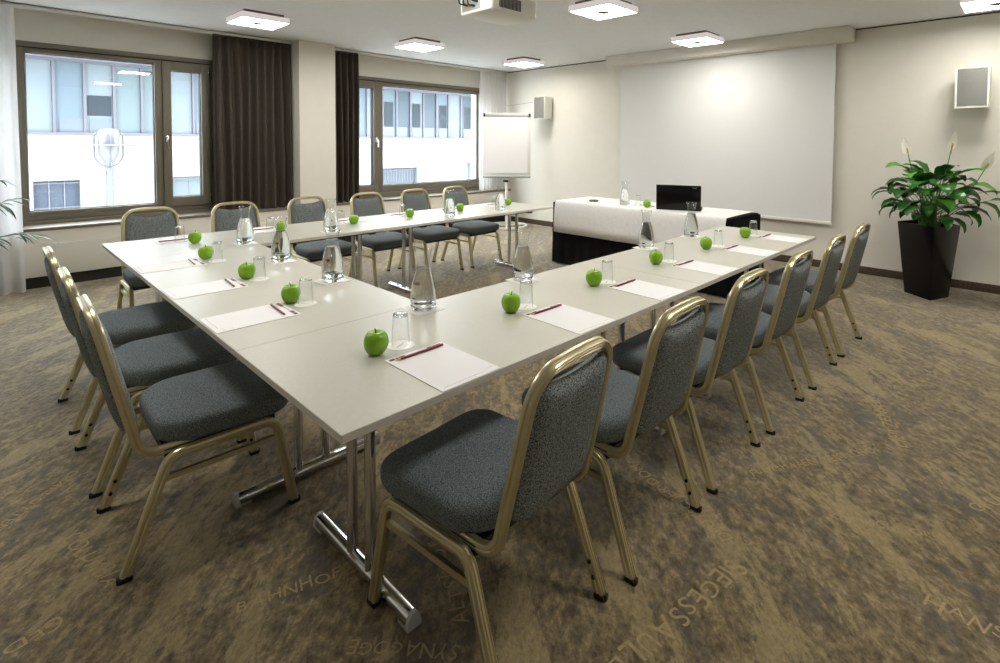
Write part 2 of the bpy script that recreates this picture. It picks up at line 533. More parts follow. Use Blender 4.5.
curtain('curtain', 1.25, 2.075, 5.365, .537, 2.455, 9, .052, M_CURTAIN, 'wide dark brown curtain between the near window and the cream pillar', seed=3)
curtain('curtain', 2.56, 2.94, 5.365, .537, 2.455, 5, .050, M_CURTAIN, 'narrow dark brown curtain on the far side of the cream pillar', seed=5)
curtain('sheer_curtain', -.95, -.275, 5.33, .012, 2.455, 7, .028, M_SHEER, 'white sheer curtain hanging behind the palm leaves', -.17, seed=7, widen=.03)
curtain('sheer_curtain', 5.03, 5.62, 5.36, .537, 2.455, 8, .024, M_SHEER2, 'pale sheer curtain in the room corner behind the flip chart', 0, seed=9)

# screen housing and screen
bm = boxes((5.42, XW, .235, 3.185, 2.368, H), bev=.004)
struct('trim_1', bm, W_CREAM)
struct('shadow_line_strip', boxes((XW-.004, XW, YB, .235, H-.012, H), (XW-.004, XW, 3.185, YW, H-.012, H)), M_DARKLINE)  # dark strips drawn in for the shadow gap where wall meets ceiling
scr = thing('projection_screen', 'large white projection screen pulled down on the wall', 'projection screen', (5.60, 0, 0))
link('screen_cloth', boxes((0, .004, .40, 3.05, .505, 2.376)), M_SCREEN, scr)
link('bottom_bar', boxes((-.012, .016, .395, 3.055, .475, .508), bev=.005), M_WHITEPL, scr)
link('roller', boxes((-.02, .02, .40, 3.05, 2.3752, 2.40)), M_DARKLINE, scr)

# ceiling lights
def ceiling_light(x, y, label):
    t = thing('ceiling_light', label, 'ceiling light', (x, y, H), 0, 'square ceiling lights')
    link('back_plate', boxes((-.17, .17, -.17, .17, -.035, 0)), M_LAMPD, t)
    bm = bmesh.new()
    h, w = .208, .006
    for a in ((-h, h, -h, -h+w), (-h, h, h-w, h), (-h, -h+w, -h+w, h-w), (h-w, h, -h+w, h-w)):
        box(bm, *a, -.082, -.032)
    box(bm, -h, h, -h, h, -.036, -.030)
    link('housing', bm, M_LAMPB, t)
    link('diffuser', boxes((-h+w, h-w, -h+w, h-w, -.080, -.074)), M_LAMPW, t)
    k = bmesh.new(); lathe(k, [(0, -.088), (.044, -.087), (.056, -.081), (.056, -.078)], 24)
    ko = link('sensor_disc', k, M_GREYPL, t)
    k = bmesh.new(); lathe(k, [(0, -.093), (.020, -.092), (.024, -.086)], 16)
    link('centre_knob', k, M_STEELDK, ko)
    return t
ceiling_light(1.315, 4.225, 'square white ceiling light in front of the wide dark curtain')
ceiling_light(3.06, 4.15, 'square white ceiling light over the far window row, beyond the pillar')
ceiling_light(4.83, 4.18, 'smallest square white ceiling light, close to the screen wall corner')
ceiling_light(3.115, 1.555, 'large square white ceiling light above the middle of the tables')
ceiling_light(4.87, 1.57, 'square white ceiling light right in front of the screen housing')
ceiling_light(4.92, -.88, 'square white ceiling light cut by the picture edge above the lily')
ceiling_light(1.315, 1.56, 'added square ceiling light above the crosswise table, unseen over the top picture edge')  # this and the next three: unseen lights added to brighten the near half
ceiling_light(3.115, -.88, 'added unseen square ceiling light above the carpet beside the long chair row')
ceiling_light(1.315, -.88, 'added unseen square ceiling light above the carpet by the near chairs')
ceiling_light(-.50, 1.56, 'added unseen square ceiling light above the three chairs of the crosswise table')

# projector
pj = thing('projector', 'white projector hanging from the ceiling with cables at its end', 'projector', (2.03, 1.675, 2.2))
bm = bmesh.new()
rings = []
for z, ins in ((0.0, .012), (.004, .005), (.014, 0), (.115, 0), (.128, .006), (.132, .02)):
    rings.append([(x, y, z) for x, y in rrect(.226, .166, (.03, .03, .03, .03), 5, 0, 0, ins)])
stack(bm, rings)
link('housing', bm, M_WHITEPL, pj)
bm = bmesh.new()
for k in range(16): box(bm, -.15+k*.013, -.143+k*.013, -.1685, -.160, .025, .10)
link('vent_grille', bm, M_DARK, pj)
link('connector_panel', boxes((-.2285, -.22, -.06, .13, .018, .10)), M_GREYPL, pj)
for cols, yy, zz in (((30, 40, 120), .0, .045), ((190, 150, 30), .04, .05), ((20, 20, 22), .08, .06), ((20, 20, 22), -.03, .07)):
    bm = bmesh.new()
    sweep(bm, [(-.226, yy, zz), (-.252, yy, zz)], circ(.009, 10), (0, 0, 1))
    link('plug', bm, mat('plug_%d_%d' % (cols[0], int(zz*1000)), cols, .4), pj)
bm = bmesh.new()
for yy, zz, k in ((.0, .045, 0), (.04, .05, .02), (.08, .06, .04), (-.03, .07, -.02)):
    sweep(bm, fillet([(-.250, yy, zz), (-.28-k*.4, yy, zz-.005), (-.27-k, .05+yy*.3, .19), (-.16, .04+yy*.2, .285), (-.05, .02+yy*.2, .29)], .05, 6), circ(.0055, 8), (0, 0, 1))
link('cable', bm, M_BLACKPL, pj)
bm = boxes((-.05, .05, -.05, .05, .285, .299)); sweep(bm, [(0, 0, .125), (0, 0, .29)], circ(.022, 14), (1, 0, 0))
box(bm, -.10, .10, -.09, .09, .129, .137, .002)
link('ceiling_mount', bm, M_WHITEPL, pj)
bm = bmesh.new()
sweep(bm, [(.22, .05, .07), (.248, .05, .07)], circ(.036, 20), (0, 0, 1))
link('lens', bm, M_BLACKLAC, pj)

# wall speakers
def speaker(x, y, z, yaw, label):
    t = thing('wall_speaker', label, 'speaker', (x, y, z), yaw)      # front towards local -x
    hw, hh, d = .118, .178, .19
    bm = bmesh.new()
    rings = []
    for xx, ins in ((-d, .004), (-d+.004, 0), (-.02, .012), (0, .02)):
        rings.append([(xx, a, b) for a, b in rrect(hw, hh, (.012,)*4, 4, 0, 0, ins)])
    stack(bm, rings)
    link('case', bm, M_SPKB, t)
    bm = bmesh.new()
    n = 14
    def row(zf, xx): return [(xx - .016*(1-(2*i/n-1)**2), -(hw-.016)+(2*hw-.032)*i/n, zf(i/n)) for i in range(n+1)]
    top = lambda u: hh-.016-.006*max(0, math.cos((u-.5)*PI/.5)) if .25 < u < .75 else hh-.016
    bot = lambda u: -top(u)
    A = [bm.verts.new(p) for p in row(bot, -d-.003)]; B = [bm.verts.new(p) for p in row(top, -d-.003)]
    A2 = [bm.verts.new(p) for p in row(bot, -d+.012)]; B2 = [bm.verts.new(p) for p in row(top, -d+.012)]
    for i in range(n):
        bm.faces.new((A[i], A[i+1], B[i+1], B[i])); bm.faces.new((A2[i+1], A2[i], B2[i], B2[i+1]))
        bm.faces.new((B[i], B[i+1], B2[i+1], B2[i])); bm.faces.new((A[i+1], A[i], A2[i], A2[i+1]))
    bm.faces.new((A[0], B[0], B2[0], A2[0])); bm.faces.new((B[n], A[n], A2[n], B2[n]))
    link('grille', bm, M_SPKG, t)
    bm = bmesh.new()
    for s in (1, -1):
        pts = [(-hw, s*hh), (hw, s*hh)]
        rr = []
        for i in range(n+1):
            u = 2*i/n-1
            rr.append((-d-.001-.017*(1-u*u), u*hw, s))
        lo = [bm.verts.new((x_, y_, s*(hh-.014))) for x_, y_, _ in rr]
        hi = [bm.verts.new((x_, y_, s*hh)) for x_, y_, _ in rr]
        bk = [bm.verts.new((-d+.02, y_, s*hh)) for x_, y_, _ in rr]
        bl = [bm.verts.new((-d+.02, y_, s*(hh-.014))) for x_, y_, _ in rr]
        for i in range(n):
            bm.faces.new((lo[i], lo[i+1], hi[i+1], hi[i])); bm.faces.new((hi[i], hi[i+1], bk[i+1], bk[i]))
            bm.faces.new((bl[i], bl[i+1], lo[i+1], lo[i])); bm.faces.new((bk[i], bk[i+1], bl[i+1], bl[i]))
        bm.faces.new((lo[0], hi[0], bk[0], bl[0])); bm.faces.new((lo[n], hi[n], bk[n], bl[n]))
    for s in (1, -1): box(bm, -d-.004, -d+.02, s*hw-.008*(s > 0), s*hw+.008*(s < 0), -hh+.013, hh-.013)
    link('front_trim', bm, M_SPKB, t)
    bm = boxes((-.005, XW-x, -.03, .03, -.05, .05), bev=.004)
    link('wall_bracket', bm, M_SPKB, t)
    return t
speaker(5.615, 4.43, 1.855, 0.0, 'white wall speaker with its side showing, above and behind the flip chart')
speaker(5.61, -.730, 1.825, -.06, 'grey-fronted wall speaker high above the peace lily')
bm = bmesh.new()
sweep(bm, [(XW-.004, 4.56, 1.985), (XW-.004, 5.0, 1.955), (XW-.004, 5.58, 1.93)], circ(.0035, 6), (1, 0, 0))
tag(link('speaker_cable', bm, M_GREYPL), 'thin grey cable along the wall from the speaker to the corner', 'cable')

# ------------------------------------------------------------------ carpet lettering
def letter(body, x0, y0, x1, y1):
    rnd = random.Random(len(body)*3+ord(body[0]))
    bm = bmesh.new(); cur = 0.0; pos = []
    for ch in body:
        if ch == ' ': cur += .32; continue
        me = text_mesh(ch, 1.0)
        xs = [v.co.x for v in me.vertices]; lo, w = min(xs), max(xs)-min(xs)
        n0 = len(bm.verts); bm.from_mesh(me); bpy.data.meshes.remove(me)
        bm.verts.ensure_lookup_table()
        rot = rnd.uniform(-.16, .16); sx = rnd.uniform(.8, 1.1); sy = rnd.uniform(.78, 1.2); sh = rnd.uniform(-.1, .25); dy = rnd.uniform(-.08, .08)
        for v in bm.verts[n0:]:
            a, b = (v.co.x-lo)*sx+v.co.y*sh, v.co.y*sy+dy
            v.co.x = cur+a*math.cos(rot)-b*math.sin(rot); v.co.y = a*math.sin(rot)+b*math.cos(rot)
        cur += w*sx+.13
    L = math.hypot(x1-x0, y1-y0); s = L/cur; a = math.atan2(y1-y0, x1-x0)
    for v in bm.verts:
        px, py = v.co.x*s, v.co.y*s*.95
        v.co = (x0+px*math.cos(a)-py*math.sin(a), y0+px*math.sin(a)+py*math.cos(a), .0012)
    link('lettering', bm, M_LETTER, floor, smooth=0)
for a in (('BAHNHOF ZOO', -.075, .475, .345, .335), ('SIEGESS\u00c4ULE', 1.06, -.478, .50, -.395), ('KOMISCHE OPER', 1.50, -.635, 1.66, -.955),
          ('HANSAVIERTEL', 1.31, -.93, 1.33, -1.45), ('GED\u00c4CHTNIS', -.415, .79, -.80, .70), ('COLUMBIA', -.365, 1.18, -.29, .82),
          ('ALTSTADT', .335, -.02, .47, .29), ('DEUTSCHER DOM', 1.14, -.42, 1.27, .04), ('FLUGHAFEN TEMPELHOF', 1.55, -.335, 2.11, -.68),
          ('SYNAGOGE', .275, -.075, .085, .15), ('CHARLOTTENBURG', -.30, 1.62, -.62, 1.30), ('LIETZENSEE', 2.2, -.75, 2.62, -.55), ('GRUNEWALD', 1.9, -1.0, 2.3, -1.2)):
    letter(*a)

# ------------------------------------------------------------------ tables
T = .6534
TH = .021
def t_leg(parent, cx, cy, along):
    """foot bar along local axis 'x' or 'y'"""
    def P(a, b, z): return (cx+a, cy+b, z) if along == 'x' else (cx+b, cy+a, z)
    side = (0, 1, 0) if along == 'x' else (1, 0, 0)
    lg = bmesh.new()
    for s in (-.055, .055): sweep(lg, [P(s, 0, .035), P(s, 0, T-TH-.03)], circ(.0165, 14), side)
    leg = link('leg', lg, M_CHROME, parent)
    ft = bmesh.new()
    sec = [(-.0205, .009), (-.021, .022), (-.0185, .032), (-.013, .039), (-.006, .0425), (.006, .0425), (.013, .039), (.0185, .032), (.021, .022), (.0205, .009)]
    vs0 = [ft.verts.new(P(-.275, a, z)) for a, z in sec]; vs1 = [ft.verts.new(P(.275, a, z)) for a, z in sec]
    for i in range(10): ft.faces.new((vs0[i], vs0[(i+1) % 10], vs1[(i+1) % 10], vs1[i]))
    ft.faces.new(vs0); ft.faces.new(vs1[::-1])
    link('foot_bar', ft, M_CHROME, leg, smooth=50)
    for s in (-1, 1):
        cb = bmesh.new()
        sec2 = [(-.022, .0), (-.022, .012), (-.018, .031), (-.008, .044), (.008, .044), (.018, .031), (.022, .012), (.022, .0)]
        a0, a1 = s*.272, s*.286
        v0 = [cb.verts.new(P(a0, a, z)) for a, z in sec2]; v1 = [cb.verts.new(P(a1, a, z)) for a, z in sec2]
        for i in range(8): cb.faces.new((v0[i], v0[(i+1) % 8], v1[(i+1) % 8], v1[i]))
        cb.faces.new(v0); cb.faces.new(v1)
        p0, p1 = P(s*.235, -.021, 0), P(s*.273, .021, .0085)
        box(cb, min(p0[0], p1[0]), max(p0[0], p1[0]), min(p0[1], p1[1]), max(p0[1], p1[1]), 0, .0085)
        link('end_cap', cb, M_CAP, leg)
    pb = bmesh.new()
    p0, p1 = P(-.26, -.025, T-TH-.034), P(.26, .025, T-TH)
    box(pb, min(p0[0], p1[0]), max(p0[0], p1[0]), min(p0[1], p1[1]), max(p0[1], p1[1]), p0[2], p1[2], .003)
    link('support_bar', pb, M_STEELDK, leg)

def conf_table(x0, y0, lx, ly, label, rz=0.0):
    t = thing('conference_table', label, 'table', (x0, y0, 0), rz, 'conference tables joined in a U')
    bm = bmesh.new(); g = .0013
    box(bm, g, lx-g, g, ly-g, T-.0016, T, .0004, 1)
    link('tabletop', bm, M_TOP, t)
    bm = bmesh.new(); box(bm, g, lx-g, g, ly-g, T-TH, T-.0016, .0008, 1)
    link('edge_band', bm, M_EDGE, t)
    rails = bmesh.new()
    if lx > ly:
        t_leg(t, .236, ly/2, 'y'); t_leg(t, lx-.24, ly/2, 'y')
        for s in (-.2, .2): box(rails, .26, lx-.27, ly/2+s-.014, ly/2+s+.014, T-TH-.032, T-TH)
    else:
        t_leg(t, lx/2, .245, 'x'); t_leg(t, lx/2, ly-.245, 'x')
        for s in (-.2, .2): box(rails, lx/2+s-.014, lx/2+s+.014, .27, ly-.27, T-TH-.032, T-TH)
    link('under_rail', rails, M_STEELDK, t)
    return t
conf_table(0, 0, 1.8, .7, 'pale grey conference table at the near corner, with the chromed foot closest to us')
conf_table(1.8, 0, 1.8, .7, 'pale grey conference table at the screen end of the long chair row')
conf_table(0, .7, .7, 1.8, 'pale grey crosswise conference table closing the U beside three chairs')
conf_table(0, 2.5, 1.8, .7, 'pale grey conference table at the window end corner of the U')
conf_table(1.8, 2.5, 1.77, .7, 'pale grey conference table at the flip chart end of the window row', .0)

# ------------------------------------------------------------------ banquet chairs
GP = []
for _s in (1, -1):
    GP += [(_s*.0118, -_s*.010), (_s*.0118, -_s*.0034), (_s*.0084, 0), (_s*.0118, _s*.0034), (_s*.0118, _s*.010), (_s*.0100, _s*.0140), (_s*.0070, _s*.0152), (_s*.0047, _s*.0104), (_s*.0026, _s*.0152), (-_s*.0026, _s*.0152), (-_s*.0047, _s*.0104), (-_s*.0070, _s*.0152), (-_s*.0100, _s*.0140)]
HP = [(a*.92, b*.92) for a, b in GP]
def make_chair(label):
    t = thing('banquet_chair', label, 'chair', (0, 0, 0), 0, 'banquet chairs around the U of tables')
    for s in (-1, 1):
        pts = [(s*.212, .224, .012), (s*.204, .168, .327), (s*.204, -.150, .327), (s*.214, -.268, .012)]
        bm = bmesh.new()
        sweep(bm, fillet(pts, [.05, .05], 8), GP, (1, 0, 0))
        sf = link('side_frame', bm, M_GOLD, t)
        for (x, y, ty) in ((s*.212, .224, 1), (s*.214, -.268, -1)):
            b2 = bmesh.new()
            box(b2, x-.013, x+.013, y-.017, y+.017, 0, .014, .002)
            box(b2, x-.008, x+.008, y+(.014 if ty > 0 else -.022), y+(.022 if ty > 0 else -.014), 0, .018, .002)
            link('rubber_foot', b2, M_BLACKPL, sf)
        for (y, z) in ((.210, .07), (.200, .125), (-.252, .06), (-.238, .10)):
            x = s*(.210 if y > 0 else .212)
            b3 = bmesh.new()
            sweep(b3, [(x-s*.010, y, z), (x-s*.017, y, z)], circ(.006, 8), (0, 0, 1))
            link('bolt', b3, M_BLACKPL, sf)
        b4 = bmesh.new()
        sweep(b4, [(s*.206, .178, .262), (s*.206, -.172, .262)], [(-.006, -.009), (.006, -.009), (.006, .009), (-.006, .009)], (1, 0, 0))
        link('stretcher', b4, M_GOLD, t)
    # back hoop
    wb, wt = .180, .163
    P = [(wb, .06, .342), (wb, -.218, .342), (wb-.002, -.246, .46), (wt, -.322, .793), (-wt, -.322, .793), (-wb+.002, -.246, .46), (-wb, -.218, .342), (-wb, .06, .342)]
    path = fillet(P, [.065, .25, .078, .078, .25, .065], 10)
    bowed = []
    top_z = .793
    for p in path:
        if p.z > .70:
            k = max(0.0, 1-(p.x/wt)**2)*(p.z-.70)/.093
            p = Vector((p.x, p.y-.004*k, p.z+.010*k))
        bowed.append(p)
    # densify the top bar
    dense = []
    for a, b in zip(bowed, bowed[1:]):
        dense.append(a)
        if (a-b).length > .12 and a.z > .7 and b.z > .7:
            for k in range(1, 10):
                q = a.lerp(b, k/10); kk = 1-(q.x/wt)**2
                q.z = top_z+.010*max(0, kk); dense.append(q)
    dense.append(bowed[-1])
    bm = bmesh.new(); sweep(bm, dense, HP, (1, 0, 0))
    link('back_frame', bm, M_GOLD, t)
    # seat
    bm = bmesh.new()
    rad = (.085, .085, .115, .115)
    rings = []
    for ins, z in ((.034, .343), (.020, .345), (.009, .353), (.003, .366), (0, .384), (0, .398), (.002, .409), (.007, .417), (.016, .423), (.032, .4275), (.06, .431), (.10, .434), (.15, .436), (.19, .437)):
        rr = []
        for x, y in rrect(.214, .208, rad, 7, 0, .030, ins):
            k = 1+.04*(y/.24)
            rr.append((x*k, y, z-(.010 if z > .37 else 0)*max(0, (y-.10)/.14)))
        rings.append(rr)
    stack(bm, rings)
    link('seat', bm, M_SEATF, t)
    link('seat_pan', boxes((-.19, .19, -.16, .17, .318, .343)), M_STEELDK, t)
    # backrest pad
    up = (Vector((0, -.322, .793))-Vector((0, -.246, .46))).normalized()
    nb = Vector((1, 0, 0)).cross(up).normalized()     # towards back or front
    o0 = Vector((0, -.2325, .395))
    h = .383
    bm = bmesh.new()
    ns, nt_ = 22, 24
    def pt(i, j, sgn):
        s = 2*i/ns-1; v = j/nt_
        hw = .166-.012*v
        rc = .07
        topz = h-.018*(1-min(1, abs(s)/.72)**2)**.6 if abs(s) < .72 else h
        # round the corners
        edge = abs(s)
        cut = 0.0
        if edge > .72: cut = .028*((edge-.72)/.28)**2.2
        botz = .05*max(0, (edge-.55)/.45)**2.2
        vv = botz+(topz-cut-botz)*v
        th = .023*(max(0, 1-edge**6)**.5)*(max(0, 1-abs(2*v-1)**8)**.5)
        bul = .006*(1-s*s)
        base = o0+up*vv+Vector((s*hw, 0, 0))
        return base+nb*(sgn*(th+bul*(th/.023)))
    F_ = [[None]*(ns+1) for _ in range(nt_+1)]; B_ = [[None]*(ns+1) for _ in range(nt_+1)]
    for j in range(nt_+1):
        for i in range(ns+1):
            e = i in (0, ns) or j in (0, nt_)
            F_[j][i] = bm.verts.new(pt(i, j, 1))
            B_[j][i] = F_[j][i] if e else bm.verts.new(pt(i, j, -1))
    for j in range(nt_):
        for i in range(ns):
            bm.faces.new((F_[j][i], F_[j][i+1], F_[j+1][i+1], F_[j+1][i]))
            q = []
            for v in (B_[j][i], B_[j+1][i], B_[j+1][i+1], B_[j][i+1]):
                if v not in q: q.append(v)
            try: bm.faces.new(q)
            except ValueError: pass
    link('backrest', bm, M_FABRIC, t, smooth=60)
    return t

c0 = None
def place_chair(x, y, rz, label):
    global c0
    if c0 is None:
        c0 = make_chair(label); c0.location = (x, y, 0); c0.rotation_euler = (0, 0, rz)
        return c0
    return dup(c0, (x, y, 0), rz, label)
R = math.radians
ORD = ('first', 'second', 'third', 'fourth', 'fifth', 'sixth')
# near row (facing +y): rear feet line y = -0.28
for i, (x, y, r) in enumerate(((.430, .008, 4.6), (.985, -.005, 0.5), (1.549, -.003, 0), (2.119, -.015, .5), (2.730, -.020, .6), (3.335, -.022, -1))):
    place_chair(x, y, R(r), ('large grey banquet chair seen from behind, closest to the viewer at the near table corner' if i == 0 else
        '%s of six chairs seen from behind along the long table, counted from the near corner' % ORD[i]) if i < 5 else 'last of the six chairs seen from behind, next to the screen wall')
# left row (facing +x)
for y, r, label in ((1.032, -91.2, 'grey banquet chair at the crosswise table, closest to the near corner'), (1.585, -90.5, 'middle grey banquet chair of the three at the crosswise table'),
                    (2.196, -90, 'grey banquet chair at the crosswise table, closest to the window')):
    place_chair(.002, y, R(r), label)
# window row (facing -y)
for x, y, r, label in ((.352, 3.375, 180, 'grey chair facing us at the window row, below the street lamp view'), (.925, 3.365, 180, 'grey chair facing us at the window row, in front of the wide dark curtain'),
                       (1.531, 3.375, 181, 'grey chair facing us at the window row, in front of the cream pillar'), (2.118, 3.375, 180, 'grey chair facing us at the window row, beside the narrow dark curtain'),
                       (2.678, 3.375, 180, 'grey chair facing us below the far window, second from the flip chart'), (3.232, 3.38, 182, 'grey chair facing us below the far window, closest to the flip chart')):
    place_chair(x, y, R(r), label)

# ------------------------------------------------------------------ things on the tables
def make_pad(label):
    t = thing('writing_pad', label, 'notepad', (0, 0, T), 0, 'writing pads at the seats')
    link('paper', boxes((-.105, .105, -.145, .145, 0, .0022)), M_PAPER, t)
    bm = bmesh.new()
    z0, z1 = .0021, .0025
    for a, b in ((-.096, -.078), (-.074, -.066), (-.063, -.040), (.040, .058), (.061, .072), (.075, .094)): box(bm, a, b, .124, .138, z0, z1)
    for a, b in ((-.036, .030),): box(bm, a, b, .1295, .1315, z0, z1)
    tag(link('letterhead', bm, M_PRINT, t), 'brown printed letterhead')
    bm = bmesh.new()
    for a, b, y in ((-.09, .06, -.1285), (.072, .082, -.118), (.085, .094, -.118)): box(bm, a, b, y-.0008, y+.0008, z0, z1)
    link('footer_print', bm, M_PRINT2, t)
    return t
def make_pencil(label):
    t = thing('pencil', label, 'pencil', (0, 0, T), 0, 'maroon pencils on the pads')
    r = .0038; hx = circ(r, 6)
    bm = bmesh.new(); sweep(bm, [(-.073, 0, r), (.087, 0, r)], hx, (0, 1, 0)); link('barrel', bm, M_PENCIL, t, smooth=20)
    bm = bmesh.new(); sweep(bm, [(-.086, 0, r), (-.073, 0, r)], circ(r*.98, 8), (0, 1, 0), scale=[.35, 1]); link('sharpened_wood', bm, M_WOOD, t)
    bm = bmesh.new(); sweep(bm, [(-.090, 0, r), (-.0855, 0, r)], circ(r*.36, 6), (0, 1, 0), scale=[.2, 1]); link('lead', bm, M_LEAD, t)
    return t
def make_apple(label):
    t = thing('apple', label, 'apple', (0, 0, T), 0, 'green apples on the tables')
    prof = [(0, .004), (.008, .002), (.014, 0), (.022, .003), (.030, .012), (.0355, .024), (.0378, .037), (.0372, .048), (.034, .059), (.028, .067), (.020, .0715), (.012, .0705), (.006, .066), (.0015, .062), (0, .0615)]
    bm = bmesh.new(); lathe(bm, prof, 28)
    for v in bm.verts:
        a = math.atan2(v.co.y, v.co.x); k = 1+.022*math.cos(5*a)*(1-abs(v.co.z-.036)/.05)+.015*math.cos(2*a+1)
        v.co.x *= k; v.co.y *= k
    link('flesh', bm, M_APPLE, t, smooth=180)
    bm = bmesh.new(); sweep(bm, [(0, 0, .060), (.001, .0, .070), (.004, .001, .082)], circ(.0016, 6), (1, 0, 0), scale=[1, .9, 1.3]); link('stem', bm, M_STEM, t)
    return t
def make_coaster(label):
    t = thing('round_coaster', label, 'coaster', (0, 0, T), 0, 'round paper coasters')
    bm = bmesh.new(); lathe(bm, [(0, 0), (.043, 0), (.0435, .0006), (.043, .0012), (0, .0012)], 40); link('disc', bm, M_CARD, t)
    bm = bmesh.new()
    for k in range(7): box(bm, -.022+k*.0065, -.0175+k*.0065, -.0012, .0012, .0011, .0014)
    link('print', bm, M_RED, t)
    return t
def make_tumbler(label):
    t = thing('drinking_glass', label, 'glass', (0, 0, T), 0, 'upturned drinking glasses')
    zc = .0014
    bm = bmesh.new()
    lathe(bm, [(.0292, zc), (.0284, .03), (.0264, .070), (.0246, .0985), (.0240, .1000), (.0230, .0985), (.0252, .070), (.0272, .03), (.0280, zc), (.0292, zc)], 32)
    link('wall', bm, M_THIN, t, smooth=60)
    bm = bmesh.new()
    lathe(bm, [(0, .0965), (.018, .0962), (.0228, .0975), (.0244, .1002), (.0238, .1050), (.0215, .1068), (.012, .1062), (0, .1060)], 32)
    link('thick_base', bm, M_GLASS, t, smooth=50)
    return t
def make_napkin(label):
    bm = boxes((-.062, .062, -.062, .062, 0, .0014), bev=.0004)
    return tag(link('square_coaster', bm, M_CARD), label, 'coaster', 'square paper coasters under the carafes')
def make_carafe(label):
    t = thing('carafe', label, 'carafe', (0, 0, T+.0015), 0, 'water carafes')
    out = [(0, 0), (.044, 0), (.0485, .004), (.0510, .020), (.0512, .040), (.0490, .075), (.0430, .115), (.0342, .148), (.0265, .170), (.0237, .183), (.0245, .197), (.0290, .219), (.0368, .241), (.0374, .243)]
    inn = [(.0362, .2428), (.0280, .2195), (.0233, .197), (.0225, .183), (.0253, .170), (.0329, .148), (.0417, .115), (.0477, .075), (.0497, .042), (.0480, .028), (.040, .0205), (0, .019)]
    bm = bmesh.new(); lathe(bm, [p for p in out if p[1] >= .017] + [p for p in inn if p[1] > .0215] + [(.0470, .022)], 40)
    gl = link('vessel', bm, M_THIN, t, smooth=70)
    bm = bmesh.new(); lathe(bm, [(0, 0), (.040, 0), (.0455, .0015), (.0490, .006), (.0503, .0165), (.047, .0172), (.040, .0160), (0, .0155)], 40)
    link('thick_base', bm, M_GLASS, t, smooth=50)
    e = .0004
    wt = [(0, .019+e), (.040-e, .0205+e), (.0480-e, .028+e), (.0497-e, .042), (.0477-e, .075), (.0417-e, .115), (.0329-e, .148), (.0268-e, .165), (0, .165)]
    bm = bmesh.new(); lathe(bm, wt, 36)
    link('water', bm, M_WATER, t, smooth=60)
    bm = bmesh.new()
    rr = .0505
    pts = []
    for a, z in ((0, .095), (.10, .088), (0, .081), (-.10, .088)):
        rz_ = .0476-(z-.08)*.16
        pts.append(bm.verts.new(((rz_+.0012)*math.cos(a), (rz_+.0012)*math.sin(a), z)))
    bm.faces.new(pts)
    r_ = bmesh.ops.extrude_face_region(bm, geom=bm.faces[:])
    for v in [g for g in r_['geom'] if isinstance(g, bmesh.types.BMVert)]: v.co.x += .0004
    tag(link('emblem', bm, M_RED, t, smooth=0), 'small red emblem')
    return t

first = {}
def put(kind, maker, x, y, z, rz, label):
    if kind not in first:
        o = first[kind] = maker(label)
        o.location = (x, y, z); o.rotation_euler = (0, 0, rz); return o
    return dup(first[kind], (x, y, z), rz, label)

rowname = {'n': 'near long table', 'c': 'crosswise table', 'w': 'window row'}
def seat_set(pad, ang, pencil, apple, glass, where):
    rnd = random.Random(hash(where) % 1000 if False else len(where)*7+int(apple[0]*100))
    put('pad', make_pad, pad[0], pad[1], T, ang, 'white writing pad %s' % where)
    put('pencil', make_pencil, pencil[0], pencil[1], T+.0026, ang+pencil[2], 'maroon pencil lying on the pad %s' % where)
    put('apple', make_apple, apple[0], apple[1], T, rnd.uniform(0, 6), 'green apple %s' % where)
    put('coaster', make_coaster, glass[0], glass[1], T, ang+.5, 'round white coaster under the glass %s' % where)
    put('tumbler', make_tumbler, glass[0], glass[1], T, 0, 'upturned drinking glass %s' % where)

npads = (.390, .983, 1.535, 2.128, 2.748, 3.345)
naps = ((.296, .362), (.878, .355), (1.418, .356), (2.013, .378), (2.606, .368), (3.196, .355))
ngl = ((.388, .368), (.965, .358), (1.512, .349), (2.130, .364), (2.755, .356), (3.320, .345))
nwhere = ('at the near table corner', 'second from the near corner on the long row', 'third from the near corner on the long row',
          'fourth from the near corner on the long row', 'fifth on the long row, before its screen end', 'at the screen end of the long row')
for i in range(6):
    seat_set((npads[i], .149), R((0, -2, -2, -2, -3, -2)[i]), (npads[i]+.002, .262, R(1+(i % 3))), naps[i], ngl[i], nwhere[i])
# crosswise table: local y (header side) points +x
cw = ('at the near end of the crosswise table', 'in the middle of the crosswise table', 'at the window end of the crosswise table')
cpy = (1.015, 1.577, 2.195)
caps_ = ((.330, 1.091), (.341, 1.630), (.331, 2.247))
cgl = ((.365, 1.030), (.378, 1.578), (.360, 2.148))
for i in range(3):
    seat_set((.152, cpy[i]), R(-90), (.250, cpy[i]+.01, R(-4)), caps_[i], cgl[i], cw[i])
ww = ('on the window row below the street lamp view', 'on the window row before the wide dark curtain', 'on the window row before the cream pillar',
      'on the window row beside the narrow dark curtain', 'on the window row, second from the flip chart', 'on the window row, closest to the flip chart')
wpx = (.350, .92, 1.585, 2.09, 2.66, 3.25)
waps = ((.423, 2.824), (.979, 2.869), (1.540, 2.852), (2.086, 2.881), (2.661, 2.898), (3.336, 2.933))
wgl = ((.360, 2.915), (.935, 2.955), (1.470, 2.930), (2.050, 2.945), (2.56, 2.955), (3.17, 2.965))
for i in range(6):
    seat_set((wpx[i], 3.052), R(180), (wpx[i], 3.05+.01*(i % 2) - (.05 if i == 0 else 0), R(-2)), waps[i], wgl[i], ww[i])

